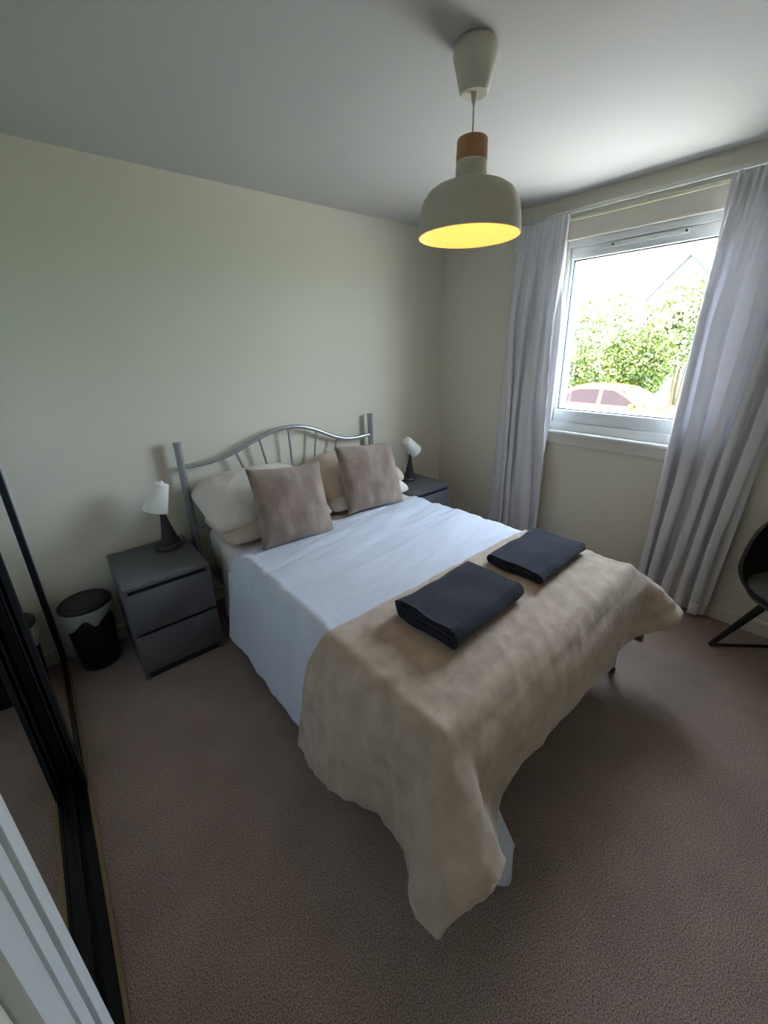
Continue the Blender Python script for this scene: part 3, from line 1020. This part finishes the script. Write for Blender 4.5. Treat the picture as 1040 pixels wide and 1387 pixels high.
def curtain(name, top, bot, npl, phase, zt, zb, label, seed, amp=0.034):
    """top/bot = (y far, y near) spans; npl pleats"""
    nv = 90
    nu = npl * 16
    P = []
    for i in range(nu + 1):
        u = i / nu
        row = []
        for j in range(nv + 1):
            t = j / nv                      # 0 top, 1 bottom
            z = zt + (zb - zt) * t
            k = min(1, max(0, (t - 0.03) / 0.25))
            ease = t ** 0.8
            ya = top[0] + (bot[0] - top[0]) * ease
            yb = top[1] + (bot[1] - top[1]) * ease
            wob = 0.75 * noise.noise((u * 3 + seed, t * 1.4, 2.0))
            ph = 2 * math.pi * (npl * u + phase + wob * k)
            s = math.sin(ph)
            c2 = math.copysign(abs(s) ** 0.75, s)
            mod = 0.8 + 0.9 * noise.noise((u * 4 + seed * 3, 7.0, t * 0.6))
            a = amp * (0.35 + 0.65 * k) * mod
            pinch = math.exp(-((t - 0.045) / 0.02) ** 2)
            a *= 1 - 0.45 * pinch
            y = ya + (yb - ya) * u + 0.012 * math.sin(2 * ph) * k
            x = XC + a * c2 - 0.011 * math.sin(ph * 3 + 1) * (1 - k)
            x += 0.006 * noise.noise((u * 9, t * 5, seed))
            row.append((x, y, z + 0.006 * noise.noise((u * 5, seed, 0)) * t))
        P.append(row)
    root = thing(name, (XC, (top[0] + top[1]) / 2, zb), label, 'curtain', 0, 'pale grey window curtains')
    cl = part('curtain_cloth', MB().grid(P), M['curtain'], root, angle=80)
    solidify(cl, 0.003)
    hem = [[(p[0], p[1], p[2]) for p in row[-4:]] for row in P]
    hm = part('hem', MB().grid([[(x - 0.0035, y, z) for x, y, z in r] for r in hem]), M['curtain'], cl, angle=80)
    solidify(hm, 0.003)
    tape = [[(x + 0.004, y, z - 0.004) for x, y, z in row[:5]] for row in P]
    solidify(part('header_tape', MB().grid(tape), M['curtain'], cl, angle=80), 0.003)
    for q in range(npl + 1):
        yq = top[0] + (top[1] - top[0]) * q / npl
        hk = MB().tube([(XW - 0.048, yq, zt + 0.012), (XW - 0.052, yq, zt - 0.004), (XC + 0.016, yq, zt - 0.026)], 0.0022, 6)
        part('hook', hk, M['rail'], root)
    return root


curtain('curtain', (-0.745, -1.105), (-0.655, -1.115), 4, 0.1, 2.350, 0.018, 'pale grey curtain on the bed side of the window', 3.0)
curtain('curtain', (-1.905, -2.40), (-1.865, -2.235), 5, 0.35, 2.345, 0.016, 'pale grey curtain between the window and the black chair', 8.0)
rl = thing('curtain_rail', (XW - 0.045, -1.5, 2.36), 'slim white curtain rail fixed above the window', 'curtain rail')
part('track', MB().box(XW - 0.056, XW - 0.036, -2.50, -0.66, 2.357, 2.376, 0.003), M['rail'], rl)
for y in (-0.75, -1.3, -1.9, -2.42):
    part('bracket', MB().box(XW - 0.040, XW - 0.012, y - 0.010, y + 0.010, 2.362, 2.384, 0.002), M['rail'], rl)

# ================================================================== TUB CHAIR
ch = thing('tub_chair', (2.425, -2.645, 0), 'black tub chair with grey seat pad by the window wall', 'chair', math.radians(4))
# local frame: +x is the back of the chair
nA, nZ = 56, 14
outer_, inner_ = [], []
for i in range(nA + 1):
    a = -math.pi + 2 * math.pi * i / nA
    ca = math.cos(a)
    back = max(0.0, min(1.0, (ca + 0.30) / 1.05))
    back = back * back * (3 - 2 * back)
    top = 0.475 + 0.265 * back
    ro, ri = [], []
    for j in range(nZ + 1):
        t = j / nZ
        z = 0.375 + (top - 0.375) * t
        fl = math.sin(min(1, (z - 0.375) / 0.16) * math.pi / 2)
        rr = 0.165 + 0.115 * fl + 0.012 * max(0, z - 0.53)
        ro.append((rr * math.cos(a), rr * math.sin(a) * 1.03, z))
        ri.append(((rr - 0.016) * math.cos(a), (rr - 0.016) * math.sin(a) * 1.03, max(z, 0.392) + 0.0))
    outer_.append(ro)
    inner_.append(ri)
sh = MB()
full = [ro + ri[::-1] for ro, ri in zip(outer_, inner_)]
sh.grid(full)
shell = part('shell', sh, M['chair'], ch, world=False, angle=70)
part('shell_bottom', MB().lathe([(0, 0.372), (0.160, 0.372), (0.168, 0.378), (0.160, 0.395), (0, 0.395)], (0, 0, 0), 40, closed_ends=False), M['chair'], shell, world=False)
part('seat_pad', MB().lathe([(0, 0.40), (0.20, 0.405), (0.235, 0.425), (0.242, 0.445), (0.235, 0.462), (0.20, 0.472), (0.10, 0.478), (0, 0.479)], (0, 0, 0), 48, closed_ends=False), M['seat'], ch, world=False)
feet = []
for a in (86, 176, 266, 356):
    ar = math.radians(a)
    tp = (0.13 * math.cos(ar), 0.13 * math.sin(ar), 0.385)
    ft = (0.305 * math.cos(ar), 0.305 * math.sin(ar), 0.012)
    feet.append(ft)
    part('leg', MB().tube([tp, ((tp[0] + ft[0]) / 2, (tp[1] + ft[1]) / 2, (tp[2] + ft[2]) / 2), ft], [0.020, 0.016, 0.011], 12), M['chair'], ch, world=False)
for a, b in ((0, 3), (1, 2)):
    part('floor_bar', MB().tube([feet[a], feet[b]], 0.008, 10), M['chair'], ch, world=False)

# cable end on the carpet by the foot of the bed
cb = MB().tube([(2.06, -1.93, 0.006), (2.11, -1.955, 0.006), (2.16, -1.985, 0.006), (2.19, -2.01, 0.010)], 0.005, 8)
cb_o = thing('power_cable', (2.12, -1.97, 0), 'short dark cable with a plug on the carpet beyond the bed foot', 'cable')
part('flex', cb, M['dark_cable'], cb_o)
part('plug', MB().box(2.185, 2.235, -2.075, -2.015, 0.0, 0.028, 0.008), M['dark_cable'], cb_o)

# ================================================================== OUTSIDE
ZG = -0.95
MO = {}
MO['lawn'] = material('lawn_green', srgb(72, 104, 30), 0.9, noise_scale=6, noise_amt=0.25, bump=0.5, bump_scale=60)
MO['road'] = material('pale_asphalt', srgb(165, 162, 158), 0.9, noise_scale=30, noise_amt=0.15)
MO['gwall'] = material('pale_garden_wall', srgb(196, 190, 178), 0.9, noise_scale=6, noise_amt=0.12, bump=0.3, bump_scale=30)
MO['leaf'] = material('sunlit_leaves', srgb(88, 92, 30), 0.6, noise_scale=3, col2=srgb(58, 76, 14))
MO['glare_leaf'] = material('overexposed_leaves', srgb(172, 174, 128), 0.7, noise_scale=2.5, col2=srgb(76, 88, 34))  # pale tone puts the overexposure of the foliage into the leaf colour
MO['bark'] = material('brown_bark', srgb(110, 90, 70), 0.9, noise_scale=20, noise_amt=0.3)
MO['render'] = material('white_house_render', srgb(228, 226, 220), 0.9, noise_scale=3, noise_amt=0.04)
MO['tiles'] = material('grey_roof_tiles', srgb(120, 114, 110), 0.8, noise_scale=8, noise_amt=0.12)
MO['dark'] = material('dark_verge_board', srgb(34, 30, 30), 0.6, noise_scale=5)
MO['car'] = material('orange_car_paint', srgb(176, 84, 26), 0.25, noise_scale=2, noise_amt=0.03)
MO['carglass'] = material('dark_car_glass', srgb(40, 28, 28), 0.2, noise_scale=2, noise_amt=0.1, spec=0.15)
MO['lens'] = material('red_tail_lens', srgb(190, 30, 30), 0.2, noise_scale=10, noise_amt=0.1)
MO['tyre'] = material('tyre_rubber', srgb(26, 26, 26), 0.8, noise_scale=20)
MO['hub'] = material('silver_wheel', srgb(170, 172, 175), 0.3, 0.7, noise_scale=20)

tag(link_mesh('lawn', MB().box(3.02, 90, -60, 70, ZG - 0.2, ZG), MO['lawn'], False), 'green lawn outside the window', 'lawn', kind='structure')
tag(link_mesh('road', MB().box(3.02, 13.6, -60, 70, ZG, ZG + 0.02), MO['road'], False), 'pale parking road outside the window, widened to bounce light indoors', 'road', kind='structure')  # unseen paving up to the house, added pale to bounce light onto the ceiling
gw = MB().box(17.0, 17.3, 3.2, 30, ZG, ZG + 1.15)
gwt = single('garden_wall', gw, MO['gwall'], (17.1, 10, ZG), 'low pale garden wall behind the parked car', 'wall', smooth=False)
cp = part('coping', MB().box(16.95, 17.35, 3.15, 30.05, ZG + 1.15, ZG + 1.23, 0.01), MO['gwall'], gwt)


def bush(name, c, rad, n, seed, mat, size, label, cat='shrub'):
    rng = np.random.RandomState(seed)
    root = thing(name, (c[0], c[1], ZG), label, cat, 0, 'bushes and trees outside the window')
    cz = c[2] - ZG
    mb = MB()
    d = rng.normal(size=(n, 3))
    d /= np.linalg.norm(d, axis=1, keepdims=True)
    k = rng.rand(n) ** 0.35
    lump = np.array([1 + 0.35 * noise.noise(Vector(v) * 1.8 + Vector((seed, 0, 0))) for v in d])
    pos = d * (k * lump)[:, None] * np.array(rad) + np.array([0, 0, cz])
    pos[:, 2] = np.maximum(pos[:, 2], 0.1)
    ax = rng.normal(size=(n, 3)) * 1.0
    bx = rng.normal(size=(n, 3))
    ax /= np.linalg.norm(ax, axis=1, keepdims=True)
    bx = np.cross(ax, bx)
    bx /= np.linalg.norm(bx, axis=1, keepdims=True)
    sz = size * (0.6 + 0.8 * rng.rand(n))[:, None]
    a, b = ax * sz, bx * sz * 0.55
    V = np.stack([pos - a, pos + b, pos + a, pos - b], 1).reshape(-1, 3)
    mb.v = V.tolist()
    mb.f = [(4 * i, 4 * i + 1, 4 * i + 2, 4 * i + 3) for i in range(n)]
    fo = part('foliage', mb, mat, root, world=False, smooth=False)
    fo['kind'] = 'stuff'
    for i in range(3):
        an = seed + i * 2.1
        top = (math.cos(an) * rad[0] * 0.4, math.sin(an) * rad[1] * 0.4, cz)
        part('stem', MB().tube([(math.cos(an) * 0.1, math.sin(an) * 0.1, 0), (top[0] * 0.4, top[1] * 0.4, cz * 0.5), top], [0.07, 0.05, 0.02], 8), MO['bark'], root, world=False)
    return root


bush('leafy_bush', (15.6, 6.0, 0.55), (1.0, 1.9, 1.15), 9000, 2, MO['leaf'], 0.065, 'bright green leafy bush behind the parked car')
bush('overexposed_bush', (15.4, 8.6, 0.75), (1.0, 1.6, 1.5), 8000, 5, MO['glare_leaf'], 0.065, 'bush with glare painted into its leaves, left of the green bush')
bush('overexposed_tree', (19.0, 8.0, 2.3), (1.8, 4.2, 2.1), 12000, 8, MO['glare_leaf'], 0.095, 'tall tree with glare painted into its leaves behind the garden wall')
bush('leafy_shrub', (15.7, 3.0, 0.9), (0.9, 1.2, 1.1), 7000, 12, MO['leaf'], 0.065, 'green shrub right of the bright bush', 'shrub')
bush('pale_tree', (19.4, 2.6, 2.3), (1.3, 1.3, 1.7), 7000, 15, MO['glare_leaf'], 0.085, 'pale leafy tree half hidden by the right curtain')

# house with gable
hs = thing('gable_house', (34, 6.5, ZG), 'white rendered house with a steep gable roof in the distance', 'house')
gy, gz = 6.5, 6.4
ez = 3.0
hw = 3.0
part('gable_wall', MB().prism([(gy - hw, ZG), (gy + hw, ZG), (gy + hw, ez), (gy, gz), (gy - hw, ez)], 'x', 32.0, 40.0), MO['render'], hs, smooth=False)
for sgn in (-1, 1):
    e = gy + sgn * (hw + 0.35)
    ee = ez - (gz - ez) / hw * 0.35
    poly = [(gy, gz), (e, ee), (e, ee + 0.14), (gy, gz + 0.14)]
    rf = part('roof_slope', MB().prism(poly, 'x', 31.7, 40.3), MO['tiles'], hs, smooth=False)
    vb = [(gy, gz - 0.06), (e, ee - 0.06), (e, ee + 0.10), (gy, gz + 0.10)]
    part('verge_board', MB().prism(vb, 'x', 31.6, 31.72), MO['dark'], rf, smooth=False)
for (a, z) in ((gy - 1.4, 2.6), (gy + 1.4, 2.6)):
    w_ = part('window', MB().box(31.92, 32.02, a - 0.6, a + 0.6, z - 0.6, z + 0.6), MO['render'], hs, smooth=False)
    part('pane', MB().box(31.90, 31.93, a - 0.5, a + 0.5, z - 0.5, z + 0.5), MO['carglass'], w_, smooth=False)


# parked car, side-on to the window (length along y)
car = thing('parked_car', (11.9, 1.85, ZG + 0.02), 'small orange hatchback parked outside the window', 'car')
CW = 0.80
body_prof = [(-1.78, 0.34), (-1.80, 0.55), (-1.74, 0.78), (-1.30, 0.90), (-0.78, 0.95), (1.40, 0.98), (1.68, 0.90), (1.76, 0.62), (1.72, 0.34)]
roof_prof = [(-0.95, 0.94), (-0.45, 1.30), (-0.15, 1.42), (0.40, 1.48), (0.95, 1.44), (1.30, 1.28), (1.58, 0.96)]


def car_strip(prof, half, inset):
    nW = 10
    P = []
    for s in range(nW + 1):
        t = -1 + 2 * s / nW
        row = []
        for (y, z) in prof:
            hgt = max(0, (z - 0.95) / 0.53)
            wdt = half - inset * hgt
            row.append((t * wdt, y, z - 0.03 * t * t * (1 if z > 1.2 else 0)))
        P.append(row)
    mb = MB().grid(P)
    n = len(prof)
    base = len(mb.v)
    for s in (0, nW):
        ring = list(range(s * n, s * n + n))
        mb.f.append(tuple(ring))
    return mb


lower = MB()
ring = body_prof
lower.prism(ring, 'x', -CW, CW)
bmx = bmesh.new()
vs_ = [bmx.verts.new(v) for v in lower.v]
for f in lower.f:
    bmx.faces.new([vs_[i] for i in f])
bmesh.ops.bevel(bmx, geom=bmx.edges[:], offset=0.05, segments=3, profile=0.5, affect='EDGES')
lower = MB().frombm(bmx)
part('car_body', lower, MO['car'], car, world=False, angle=50)
cabin = part('cabin', car_strip(roof_prof, CW - 0.03, 0.15), MO['car'], car, world=False, angle=50)


def side_glass(y_pts, sgn):
    vs = []
    for (y, z) in y_pts:
        hgt = max(0, (z - 0.95) / 0.53)
        vs.append((sgn * (CW - 0.03 - 0.15 * hgt + 0.008), y, z))
    n = len(vs)
    vs2 = [(v[0] - sgn * 0.012, v[1], v[2]) for v in vs]
    fs = [tuple(range(n)), tuple(range(n, 2 * n))[::-1]] + [(k, (k + 1) % n, n + (k + 1) % n, n + k) for k in range(n)]
    return MB().add(vs + vs2, fs)


for sgn in (-1, 1):
    part('side_window', side_glass([(0.28, 1.01), (0.28, 1.38), (0.80, 1.36), (1.05, 1.28), (1.28, 1.02)], sgn), MO['carglass'], cabin, world=False)
    part('side_window', side_glass([(0.18, 1.01), (0.18, 1.38), (-0.10, 1.36), (-0.40, 1.22), (-0.70, 1.01)], sgn), MO['carglass'], cabin, world=False)
    part('door_seam', MB().box(sgn * (CW + 0.001) - 0.003, sgn * (CW + 0.001) + 0.003, 0.22, 0.235, 0.40, 0.94), MO['tyre'], car, world=False)
    part('door_handle', MB().box(sgn * (CW + 0.012) - 0.012, sgn * (CW + 0.012) + 0.012, 0.30, 0.46, 0.84, 0.87, 0.006), MO['dark'], car, world=False)
    part('wing_mirror', MB().box(sgn * (CW + 0.06) - 0.07, sgn * (CW + 0.06) + 0.07, -0.66, -0.56, 0.98, 1.08, 0.02), MO['car'], car, world=False)
    part('tail_light', MB().box(sgn * (CW - 0.10) - 0.115, sgn * (CW - 0.10) + 0.115, 1.58, 1.74, 0.70, 0.90, 0.03), MO['lens'], car, world=False)
    part('head_light', MB().box(sgn * (CW - 0.12) - 0.13, sgn * (CW - 0.12) + 0.13, -1.76, -1.52, 0.66, 0.82, 0.03), MO['lens'], car, world=False)
    for y in (-1.12, 1.12):
        wv = MB().lathe([(0.0, -0.09), (0.24, -0.09), (0.29, -0.07), (0.30, 0), (0.29, 0.07), (0.24, 0.09), (0, 0.09)], (0, 0, 0), 28, closed_ends=False)
        wv.xform(Matrix.Translation((sgn * (CW - 0.07), y, 0.30)) @ Matrix.Rotation(math.pi / 2, 4, 'Y'))
        wh = part('wheel', wv, MO['tyre'], car, world=False)
        hb = MB().lathe([(0.0, -0.095), (0.17, -0.095), (0.19, -0.085), (0, -0.08)], (0, 0, 0), 20, closed_ends=False)
        hb.lathe([(0.0, 0.095), (0.17, 0.095), (0.19, 0.085), (0, 0.08)], (0, 0, 0), 20, closed_ends=False)
        hb.xform(Matrix.Translation((sgn * (CW - 0.07), y, 0.30)) @ Matrix.Rotation(math.pi / 2, 4, 'Y'))
        part('hubcap', hb, MO['hub'], wh, world=False)
part('windscreen', MB().add([(-0.66, -0.90, 1.0), (0.66, -0.90, 1.0), (0.58, -0.22, 1.405), (-0.58, -0.22, 1.405)], [(0, 1, 2, 3)]), MO['carglass'], cabin, world=False)
